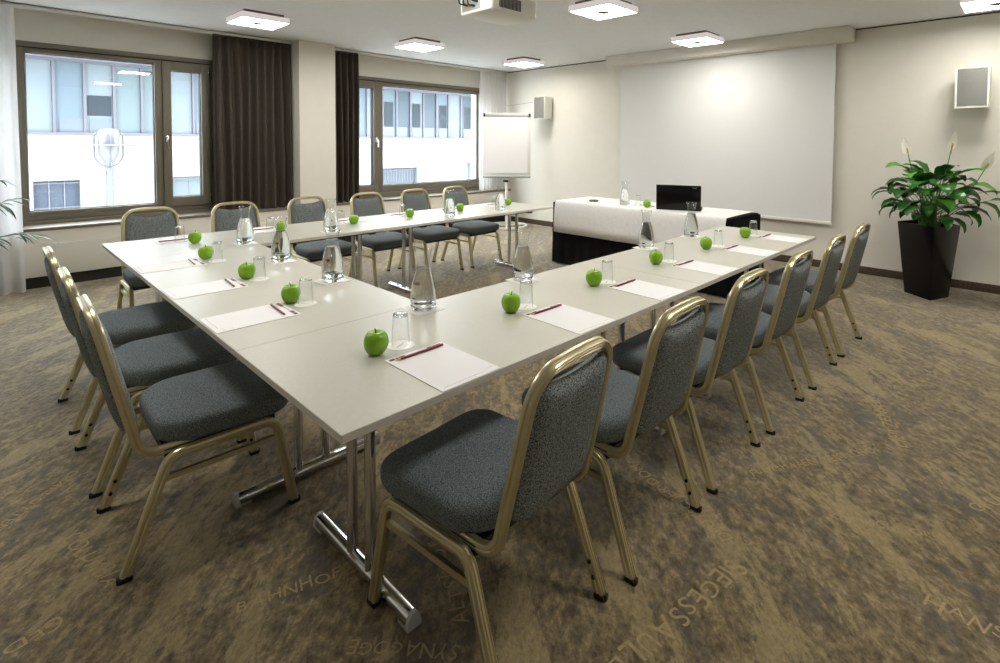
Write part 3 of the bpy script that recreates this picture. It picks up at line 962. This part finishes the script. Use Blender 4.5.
car = ((.662, .634, 'at the inner near corner of the U'), (1.256, .661, 'second from the near corner along the long row'), (2.364, .655, 'on the long row before the black skirt'),
       (2.957, .647, 'on the long row in front of the laptop'), (.608, 1.297, 'on the crosswise table nearer the near corner'), (.604, 1.901, 'on the crosswise table nearer the window row'),
       (.644, 2.580, 'at the inner window corner of the U'), (1.242, 2.636, 'on the window row before the cream pillar'), (2.338, 2.640, 'on the window row below the far window'), (2.945, 2.634, 'on the window row below the flip chart'))
rnd = random.Random(4)
for x, y, w in car:
    put('napkin', make_napkin, x, y, T, R(rnd.uniform(-9, 9)), 'square white paper coaster under the carafe %s' % w)
    put('carafe', make_carafe, x, y, T+.0016, R(rnd.uniform(190, 260) if y > 2 else rnd.uniform(60, 130)), 'clear water carafe %s' % w)

# ------------------------------------------------------------------ presentation table
TF = .684
tx0, tx1, ty0, ty1 = 3.83, 4.43, .72, 2.70
pt_ = thing('presentation_table', 'long table in front of the screen hidden by a black cloth skirt', 'table', (tx0, ty0, 0))
LX, LY = tx1-tx0, ty1-ty0
link('tabletop', boxes((0, LX, 0, LY, TF-.03, TF-.004), bev=.002), M_BLACKCLOTH, pt_)
for lx_, ly_ in ((.06, .08), (LX-.06, .08), (.06, LY-.08), (LX-.06, LY-.08)):
    bm = bmesh.new(); sweep(bm, [(lx_, ly_, 0), (lx_, ly_, TF-.03)], circ(.02, 12), (1, 0, 0)); link('leg', bm, M_CHROME, pt_)
bm = bmesh.new()
loop = []
def edge_pts(a, b, n): return [Vector(a).lerp(Vector(b), k/n) for k in range(n)]
per = edge_pts((-.012, -.012, 0), (-.012, LY+.012, 0), 90)+edge_pts((-.012, LY+.012, 0), (LX+.012, LY+.012, 0), 28)+edge_pts((LX+.012, LY+.012, 0), (LX+.012, -.012, 0), 90)+edge_pts((LX+.012, -.012, 0), (-.012, -.012, 0), 28)
cen = Vector((LX/2, LY/2, 0))
rings = []
for j in range(7):
    v = j/6; rr = []
    for k, p in enumerate(per):
        d = Vector(((p.x-cen.x)/LX*2, (p.y-cen.y)/LY*2, 0))
        out = Vector((d.x if abs(d.x) > .98 else 0, d.y if abs(d.y) > .98 else 0, 0))
        if out.length: out.normalize()
        q = p+out*(.002+.008*v+.007*v*math.sin(k*1.05)+.002*math.sin(k*.31))
        rr.append((q.x, q.y, TF-.016-(TF-.027)*v))
    rings.append(rr)
stack(bm, rings, cap=False)
link('skirt', bm, M_BLACKCLOTH, pt_, smooth=180)

cl = bmesh.new()
def cloth(bm, y0, y1, drop_f, drop_b, n=150):
    """runner across the top, hanging over the front and back long sides"""
    secs = [(-.042, -drop_f), (-.039, -drop_f*.75), (-.035, -drop_f*.5), (-.030, -drop_f*.25), (-.022, -.03), (-.012, -.006), (-.002, .002), (.1, .003), (LX*.5, .003), (LX-.1, .003), (LX+.002, .002), (LX+.016, -.006), (LX+.024, -.05), (LX+.028, -drop_b)]
    rows = []
    for j in range(n+1):
        v = j/n; y = y0+(y1-y0)*v
        row = []
        for i, (x, dz) in enumerate(secs):
            hang = max(0, -dz)
            w = .004*hang/.3*math.sin(v*21+1)+.002*hang/.3*math.sin(v*47)
            crease = .004*math.exp(-((v-.72)/.006)**2)+.004*math.exp(-((v-.38)/.006)**2)
            xx = x-(w+crease*(1 if hang > .02 else 0) if x < .1 else -w)
            sag = 0.0
            row.append(bm.verts.new((xx, y, TF+dz+sag+(crease*.4 if hang == 0 else 0))))
        rows.append(row)
    for A, B in zip(rows, rows[1:]):
        for i in range(len(secs)-1): bm.faces.new((A[i], A[i+1], B[i+1], B[i]))
cloth(cl, .040, LY-.020, .335, .3)
o = link('tablecloth', cl, M_CLOTH, None, smooth=180, loc=(tx0, ty0, 0))
tag(o, 'white cloth draped over the black-skirted table before the screen', 'tablecloth')
sol = o.modifiers.new('thickness', 'SOLIDIFY'); sol.thickness = .0015; sol.offset = 1
TZ = TF+.0047

# laptop: lid back towards the tables
lp = thing('laptop', 'open black laptop seen from behind its lid, on the white cloth', 'laptop', (3.99, 1.30, TZ+.0015), R(22))
link('base', boxes((.0, .24, -.205, .205, 0, .020), bev=.004), M_BLACKPL, lp)
bm = boxes((.02, .13, -.15, .15, .0195, .0215)); link('keyboard', bm, M_STEELDK, lp)
ld = bmesh.new(); box(ld, -.007, .007, -.205, .205, .0, .225, .006, 3)
lid = link('lid', ld, M_BLACKLAC, lp, loc=(-.004, 0, .014)); lid.rotation_euler = (0, R(-4), 0)
link('screen', boxes((.0068, .0074, -.19, .19, .02, .205)), M_BLACKPL, lid)
lm = text_mesh('lenovo', .013)
bm = bmesh.new(); bm.from_mesh(lm)
xs = [v.co.x for v in bm.verts]
for v in bm.verts: v.co = (-.0073, -.130-(v.co.x-min(xs))*1.05, .203+v.co.y)
link('lettering', bm, mat('silver_print', (170, 170, 172), .4), lid, smooth=0)

bm = bmesh.new(); lathe(bm, [(0, 0), (.050, 0), (.052, .008), (.046, .016), (.03, .018), (0, .018)], 28)
pk = thing('conference_puck', 'flat black round device near the window end of the white cloth', 'device', (4.03, 2.32, TZ))
link('body', bm, M_BLACKPL, pk)
bm = bmesh.new(); lathe(bm, [(.022, .0182), (.026, .0195), (.030, .0182)], 24); link('ring', bm, M_GREYPL, pk)
put('carafe', make_carafe, 3.985, 1.895, TZ+.0015, R(200), 'water carafe on the white cloth beside the laptop')
put('napkin', make_napkin, 3.985, 1.895, TZ, R(3), 'square paper coaster on the white cloth under the carafe')
put('apple', make_apple, 3.97, 1.625, TZ, 1, 'green apple on the white cloth beside the laptop')
put('coaster', make_coaster, 4.05, 1.775, TZ, 0, 'round coaster on the white cloth under the upturned glass')
put('tumbler', make_tumbler, 4.05, 1.775, TZ, 0, 'upturned drinking glass on the white cloth by the carafe')
put('pad', make_pad, 4.16, 1.72, TZ, R(90), 'writing pad on the white cloth beside the laptop')
put('pencil', make_pencil, 4.07, 1.68, TZ+.0026, R(92), 'maroon pencil on the white cloth behind the apple')

# ------------------------------------------------------------------ flip chart
fc = thing('flip_chart', 'white flip chart on a round foot in the corner by the far window', 'flip chart', (5.14, 4.84, 0), R(-135))   # board faces local +y... rotated to the room
# local: board normal = +x after rotation of -135 deg points to the viewer
bm = bmesh.new()
sweep(bm, [(.31*math.cos(2*PI*k/40), .31*math.sin(2*PI*k/40), .022) for k in range(40)], [(-.012, -.02), (.012, -.02), (.016, .0), (.012, .016), (-.012, .016), (-.016, 0)], (0, 0, 1), closed=True)
for a in (0, 2*PI/3, 4*PI/3): sweep(bm, [(0, 0, .026), (.31*math.cos(a), .31*math.sin(a), .026)], circ(.014, 8), (0, 0, 1))
ring = link('foot_ring', bm, M_WHITEPL, fc)
for a in range(5):
    b = bmesh.new(); x, y = .31*math.cos(a*2*PI/5+.3), .31*math.sin(a*2*PI/5+.3); box(b, x-.016, x+.016, y-.016, y+.016, 0, .012, .003); link('glider', b, M_BLACKPL, ring)
bm = bmesh.new(); sweep(bm, [(0, 0, .02), (0, 0, 1.55)], circ(.022, 16), (1, 0, 0)); link('pole', bm, M_WHITEPL, fc)
bm = bmesh.new(); sweep(bm, [(.0, .0, .718), (.0, -.055, .718)], circ(.016, 12), (0, 0, 1)); box(bm, -.026, .026, -.026, .026, .70, .735, .004); link('clamp_knob', bm, M_BLACKPL, fc)
bw, z0, z1, tilt = .365, .79, 1.775, .05
def bx(z): return .045-(z-z0)*tilt
def slab(ya, yb, za, zb, d0, d1, bev=.002):
    b = bmesh.new(); box(b, d0, d1, ya, yb, za, zb, bev)
    for v in b.verts: v.co.x += bx(v.co.z)
    return b
link('board', slab(-bw, bw, z0, z1, 0, .018), M_WHITEPL, fc)
link('paper_block', slab(-bw+.012, bw-.045, z0+.055, z1-.06, .018, .026, 0), M_PAPER, fc)
link('clamp_bar', slab(-bw, bw, z1-.055, z1-.012, .018, .036), M_CAP, fc)
for s in (-1, 1): link('bar_end', slab(s*bw-.03*(s > 0)-.0, s*bw+.03*(s < 0), z1-.058, z1-.008, .016, .040), M_BLACKPL, fc)
link('pen_tray', slab(-bw, bw, z0-.018, z0+.006, .0, .06), M_GREYPL, fc)

# ------------------------------------------------------------------ peace lily
pl = thing('potted_peace_lily', 'peace lily with three white blooms in a tall black square planter', 'plant', (5.19, -.47, 0))
a0 = math.atan2(-.21, -.176)
c1 = Vector((-.035, .157)); c2 = Vector((-.211, -.053))
sq = [c1, c2, -c1, -c2]
bm = bmesh.new()
def ring_sq(k, z, inset=0):
    out = []
    for i, c in enumerate(sq):
        p = c*k*(1-inset); q = sq[(i+1) % 4]*k*(1-inset); pr = sq[i-1]*k*(1-inset)
        e = .04
        out += [p.lerp(pr, e), p.lerp(pr, e*.35)*.3+p.lerp(q, e*.35)*.7 if False else p*.985+(p.lerp(pr, .02)-p)*.2, p.lerp(q, e)]
    return [(v.x, v.y, z) for v in out]
SQ = 1.0
stack(bm, [ring_sq(SQ, .0), ring_sq(SQ*1.005, .01), ring_sq(SQ*1.42, .628), ring_sq(SQ*1.42, .634), ring_sq(SQ*1.34, .634), ring_sq(SQ*1.30, .56)])
link('planter', bm, M_BLACKLAC, pl, smooth=25)
bm = bmesh.new(); stack(bm, [ring_sq(SQ*1.30, .590), ring_sq(SQ*1.31, .597)]); link('soil', bm, M_SOIL, pl)

def blade(bm, base, d, length, width, droop, twist=0.0, fold=.25, n=9):
    """ovate leaf from base heading d, drooping; mi: material slot"""
    d = Vector(d).normalized()
    side = d.cross(Vector((0, 0, 1)))
    side = side.normalized() if side.length > 1e-4 else Vector((1, 0, 0))
    side = Matrix.Rotation(twist, 3, d) @ side
    p = Vector(base); rows = []
    step = length/n
    for k in range(n+1):
        u = k/n
        w = width*(math.sin(PI*u**.75)**.8)*(1-.15*u) if 0 < u < 1 else 0.0
        nrm = side.cross(d).normalized()
        wav = .07*w*math.sin(k*2.3+length*40)
        rows.append((p-side*w+nrm*(w*fold+wav), p-side*w*.5+nrm*w*fold*.38, p.copy(), p+side*w*.5+nrm*w*fold*.38, p+side*w+nrm*(w*fold-wav)))
        d = Matrix.Rotation(-droop/n*(0.5+u), 3, side) @ d
        p = p+d*step
    V = []
    for k, r in enumerate(rows):
        if k in (0, n):
            v = bm.verts.new(r[2]); V.append([v]*5)
        else: V.append([bm.verts.new(q) for q in r])
    fs = []
    for A, B in zip(V, V[1:]):
        for i in range(4):
            q = []
            for v in (A[i], A[i+1], B[i+1], B[i]):
                if v not in q: q.append(v)
            if len(q) > 2: fs.append(bm.faces.new(q))
    return fs
rnd = random.Random(12)
leafb = bmesh.new(); young = bmesh.new(); stalks = bmesh.new()
def lily_leaf(az, reach, top, length, width, droop, yng=False, twist=None):
    base = Vector((rnd.uniform(-.07, .07), rnd.uniform(-.07, .07), .592))
    e = Vector((math.cos(az)*reach, math.sin(az)*reach, top))
    ctrl = Vector((base.x*.6+e.x*.30, base.y*.6+e.y*.30, base.z+(top-base.z)*.80))
    pth = [base*(1-t)**2+ctrl*2*t*(1-t)+e*t*t for t in [k/7 for k in range(8)]]
    sweep(stalks, pth, circ(.0042, 6), (1, 0, 0), scale=[1.3-.7*k/7 for k in range(8)])
    d = (pth[-1]-pth[-2]).normalized()
    blade(young if yng else leafb, e, d, length*1.05, width*1.2, droop, rnd.uniform(-.4, .4) if twist is None else twist)
# ring of arching outer leaves, then inner ones
for k in range(16):
    az = 2*PI*k/16+rnd.uniform(-.2, .2)
    lily_leaf(az, rnd.uniform(.17, .25), rnd.uniform(.74, .90), rnd.uniform(.19, .24), rnd.uniform(.056, .072), rnd.uniform(1.5, 2.3))
for k in range(16):
    az = 2*PI*k/16+.2+rnd.uniform(-.2, .2)
    lily_leaf(az, rnd.uniform(.12, .20), rnd.uniform(.86, 1.02), rnd.uniform(.19, .25), rnd.uniform(.062, .080), rnd.uniform(1.3, 2.2))
for k in range(10):
    az = 2*PI*k/10+.5+rnd.uniform(-.2, .2)
    lily_leaf(az, rnd.uniform(.05, .12), rnd.uniform(.94, 1.06), rnd.uniform(.17, .22), rnd.uniform(.060, .074), rnd.uniform(1.2, 2.0))
for k in range(14):
    az = 2*PI*k/14+rnd.uniform(-.2, .2)
    lily_leaf(az, rnd.uniform(.10, .19), rnd.uniform(.68, .80), rnd.uniform(.14, .2), rnd.uniform(.036, .048), rnd.uniform(1.6, 2.4))
# young bright leaves and long arching ones to the sides
lily_leaf(2.1, .17, 1.09, .20, .066, 1.4, True); lily_leaf(2.5, .15, 1.03, .19, .066, 1.7, True); lily_leaf(-2.1, .18, 1.03, .26, .062, 1.1, True); lily_leaf(-1.9, .26, .97, .24, .062, 1.8, True); lily_leaf(-2.7, .20, .86, .20, .056, 2.0, True)
lily_leaf(-1.75, .36, .93, .26, .055, 1.7); lily_leaf(-1.55, .40, .86, .24, .052, 1.7); lily_leaf(-1.9, .33, .84, .22, .048, 2.0); lily_leaf(1.6, .26, .88, .20, .052, 1.8); lily_leaf(1.85, .24, .76, .18, .045, 2.0)
lo_ = link('leaves', leafb, M_LEAF, pl, smooth=180)
link('young_leaves', young, M_LEAF2, pl, smooth=180)
link('leaf_stalks', stalks, M_STALK, pl, smooth=180)
def bloom(y, z, lean, x=-.09):
    f = bmesh.new()
    base = Vector((rnd.uniform(-.03, .03), rnd.uniform(-.04, .04), .595)); top = Vector((x, y, z))
    ctrl = Vector((x*.8, y*.70, z-.26))
    pth = [base*(1-t)**2+ctrl*2*t*(1-t)+top*t*t for t in [k/12 for k in range(13)]]
    sweep(f, pth, circ(.0038, 8), (1, 0, 0))
    fo = link('flower', f, M_STALK, pl, smooth=180)
    d = (pth[-1]-pth[-2]).normalized()
    s = bmesh.new(); sweep(s, [top, top+d*.015, top+d*.045, top+d*.055], circ(.007, 10), (1, 0, 0), scale=[.6, 1, .95, .3]); link('spadix', s, M_SPADIX, fo, smooth=180)
    b = bmesh.new()
    n = 10; sd = Vector((-.70, -.71, 0)).cross(d).normalized(); bk = d.cross(sd).normalized()
    if bk.x < 0: bk = -bk
    rows = []
    for k in range(n+1):
        u = k/n; w = .046*math.sin(PI*u**.72)**.9*(1-.1*u) if 0 < u < 1 else 0
        c = top+d*(-.010+.170*u)+bk*(.012+.014*math.sin(PI*u))
        rows.append([c+sd*(w*q)-bk*(.018*q*q*math.sin(PI*u)) for q in (-1, -.5, 0, .5, 1)])
    V = [[b.verts.new(p) for p in r] for r in rows]
    for A, B in zip(V, V[1:]):
        for i in range(4): b.faces.new((A[i], A[i+1], B[i+1], B[i]))
    bmesh.ops.remove_doubles(b, verts=b.verts[:], dist=1e-5)
    link('spathe', b, M_SPATHE, fo, smooth=180)
bloom(.15, 1.24, 0); bloom(-.15, 1.285, 0); bloom(-.37, 1.125, 0)

# ------------------------------------------------------------------ palm at the left edge
pm = thing('potted_palm', 'narrow-leaved green palm in front of the white sheer curtain', 'plant', (-.68, 4.62, 0))
bm = bmesh.new(); lathe(bm, [(0, 0), (.13, 0), (.14, .02), (.17, .30), (.18, .31), (.18, .33), (.165, .33), (.16, .28)], 28); link('planter', bm, M_WHITEPL, pm)
bm = bmesh.new(); lathe(bm, [(0, .27), (.155, .27), (.16, .28), (0, .285)], 24); link('soil', bm, M_SOIL, pm)
st = bmesh.new(); lv = bmesh.new()
rnd = random.Random(21)
def frond(az, reach, z0_, z1_, nl):
    p0 = Vector((rnd.uniform(-.03, .03), rnd.uniform(-.03, .03), .28)); p2 = Vector((math.cos(az)*reach, math.sin(az)*reach, z1_))
    p1 = Vector((p2.x*.35, p2.y*.35, z0_))
    pts = [p0*(1-t)**2+p1*2*t*(1-t)+p2*t*t for t in [k/14 for k in range(15)]]
    sweep(st, pts, circ(.004, 6), (1, 0, 0), scale=[1.2-.9*k/14 for k in range(15)])
    for k in range(nl):
        t = .45+.55*k/(nl-1); i = min(13, int(t*14)); c = pts[i].lerp(pts[i+1], t*14-i)
        d = (pts[i+1]-pts[i]).normalized()
        sd = d.cross(Vector((0, 0, 1))).normalized()*(1 if k % 2 else -1)
        blade(lv, c, (d*.8+sd*rnd.uniform(.3, .8)+Vector((0, 0, rnd.uniform(-.5, .15)))), rnd.uniform(.12, .18), .0115, rnd.uniform(.3, .9), n=6)
frond(-.15, .36, .85, .86, 12); frond(-.35, .42, .62, .60, 14); frond(.1, .30, .95, .80, 11); frond(-.05, .46, .66, .56, 12); frond(.5, .3, 1.0, 1.0, 10); frond(2.2, .34, .9, .8, 11); frond(-2.4, .34, .95, .85, 11); frond(-1.2, .32, .9, .78, 10); frond(3.4, .4, .8, .6, 11)
link('stems', st, M_STALK, pm, smooth=180); link('leaves', lv, M_PALM, pm, smooth=180)

# ------------------------------------------------------------------ outside: street, building opposite, street lamp
GZ = -3.4
struct('ground_street', boxes((-14, 30, YW+.32, 30, GZ-.1, GZ)), noise_mat('asphalt', (150, 150, 150), (165, 165, 165), 6, .9))
FY = 14.0
bd = thing('office_building', 'white stone office building with a band of blue glazing across the street', 'building', (0, FY, 0))
wins = [(.31, 1.055, GZ+1, .44), (2.745, 3.9, GZ+1, .43), (6.0, 6.9, GZ+1, .46), (8.25, 9.72, GZ+1, .46), (11.88, 13.2, GZ+1, .56)]
bm = bmesh.new()
xa, xb = -9.0, 22.0
prev = xa
for a, b, zb, zt in wins:
    box(bm, prev, a, 0, .4, GZ, 1.42); box(bm, a, b, 0, .4, zt, 1.42); box(bm, a, b, 0, .4, GZ, zb); prev = b
box(bm, prev, xb, 0, .4, GZ, 1.42)
link('stone_wall', bm, M_STONE, bd)
bm = bmesh.new()
for k in range(1, 9): box(bm, xa, xb, -.003, .002, 1.42-k*.52, 1.42-k*.52+.012)
joint = mat('stone_joint', (96, 98, 104), .9)
link('stone_joints', bm, joint, bd)
link('roof_overhang', boxes((xa, xb, -.95, .6, 3.06, 3.5), (xa, xb, .3, .6, 3.5, 3.6)), mat('overhang_panel', (128, 132, 140), .7), bd)
bm = bmesh.new()
for k in range(4): box(bm, xa, xb, -.8+k*.22, -.78+k*.22, 3.055, 3.062)
link('overhang_groove', bm, joint, bd)
PM = [mat('glazing_blind', (94, 102, 107), .5, 0, .1), mat('glazing_blue', (80, 91, 99), .5, 0, .1), mat('glazing_dark', (40, 47, 53), .5, 0, .1), mat('glazing_curtain', (84, 95, 98), .5, 0, .1), mat('glazing_slate', (62, 71, 78), .5, 0, .1)]
xm = [-2.5, -1.9, -1.3, -.85, -.35, .15, .67, 1.175, 1.69, 2.20, 2.72, 3.24, 3.76, 4.28, 4.8, 5.32, 5.84, 6.36, 6.9, 7.42, 7.94, 8.46, 8.99, 9.52, 10.04, 10.58, 11.10, 11.66, 12.21, 12.75, 13.3, 13.85, 14.4]
kinds = [0, 1, 3, 0, 1, 0, 1, 0, 3, 3, 0, 1, 0, 2, 3, 0, 1, 0, 3, 1, 0, 1, 4, 0, 4, 1, 0, 4, 2, 0, 1, 0]
for i in range(len(xm)-1):
    link('glass_panel', boxes((xm[i]+.03, xm[i+1]-.03, .12, .14, 1.46, 3.04)), PM[kinds[i]], bd)
bm = bmesh.new()
for x in xm: box(bm, x-.026, x+.026, .06, .14, 1.42, 3.06)
box(bm, xm[0], xm[-1], -.02, .14, 1.42, 1.475); box(bm, xm[0], xm[-1], .05, .14, 2.99, 3.06)
link('mullions', bm, mat('mullion_lilac_grey', (70, 69, 79), .5), bd)
bm = bmesh.new()
box(bm, 1.22, 1.64, .11, .121, 1.85, 2.3); box(bm, 2.25, 2.68, .10, .121, 2.86, 2.93)
for x in (8.55, 9.6, 10.7, 11.85): box(bm, x, x+.33, .11, .121, 1.62, 2.6)
link('open_casement', bm, PM[2], bd)
bm = bmesh.new()
for x in (-.3, .75, 1.25, 3.3, 8.5, 9.0, 9.6, 10.1, 10.7, 11.2, 11.8): box(bm, x, x+.4, .105, .121, 1.48, 1.80)
link('parapet_panel', bm, mat('parapet_blue_grey', (70, 79, 88), .4), bd)
wmat = [mat('street_window_blue', (58, 64, 75), .5, 0, .1), mat('street_window_pale', (86, 94, 98), .5, 0, .1), mat('street_window_blind', (68, 75, 83), .5, 0, .1)]
for (a, b, zb, zt), wm in zip(wins, (wmat[0], wmat[1], wmat[2], wmat[2], wmat[1])):
    wo = link('street_window', boxes((a, b, .12, .15, zb, zt)), wm, bd)
    bmx = bmesh.new()
    n_ = 3 if b < 5 else 14
    for k in range(1, n_): box(bmx, a+(b-a)*k/n_-.008, a+(b-a)*k/n_+.008, .10, .125, zb, zt)
    link('glazing_bar', bmx, joint, wo)
link('wall_lamp', boxes((10.72, 10.86, -.06, .0, .82, 1.02), bev=.01), M_GREYPL, bd)
bm = boxes((xa, xb, .4, 6, GZ, 3.5)); link('building_core', bm, M_STONE, bd)

sl = thing('street_lamp', 'white street lamp with a round brim standing outside the near window', 'street lamp', (.93, 9.5, GZ))
zz = -GZ
MLW = mat('street_lamp_paint', (82, 84, 89), .4); MLG = mat('street_lamp_opal', (96, 98, 103), .25)
bm = bmesh.new(); lathe(bm, [(0, 0), (.09, 0), (.09, .5), (.056, .55), (.050, zz+.80), (.058, zz+.82), (.058, zz+.88), (.04, zz+.90), (0, zz+.90)], 20); link('pole', bm, MLW, sl)
bm = bmesh.new(); lathe(bm, [(0, zz+.895), (.045, zz+.90), (.075, zz+.99), (.125, zz+1.08), (.138, zz+1.23)], 24); link('lower_shade', bm, MLG, sl)
bm = bmesh.new(); lathe(bm, [(.10, zz+1.235), (.315, zz+1.222), (.32, zz+1.236), (.315, zz+1.246), (.10, zz+1.252)], 32); link('brim', bm, MLW, sl)
bm = bmesh.new(); lathe(bm, [(.135, zz+1.25), (.145, zz+1.40), (.135, zz+1.45), (.11, zz+1.475), (.05, zz+1.49), (0, zz+1.49)], 24); link('top_cap', bm, MLG, sl)
for s in (0, PI/2):
    bm = bmesh.new(); cx_, sx_ = math.cos(s), math.sin(s)
    pp = [(-.15, 1.42), (-.18, 1.40), (-.18, 1.05), (-.12, .94), (-.04, .90)]
    for q in (1, -1):
        sweep(bm, fillet([(q*a*cx_, q*a*sx_, zz+z) for a, z in pp], .05, 5), circ(.011, 8), (-sx_, cx_, 0))
    link('guard_hoop', bm, MLW, sl)
bm = boxes((-.09, -.05, -.04, .04, zz+.78, zz+.83)); link('junction_box', bm, M_GREYPL, sl)
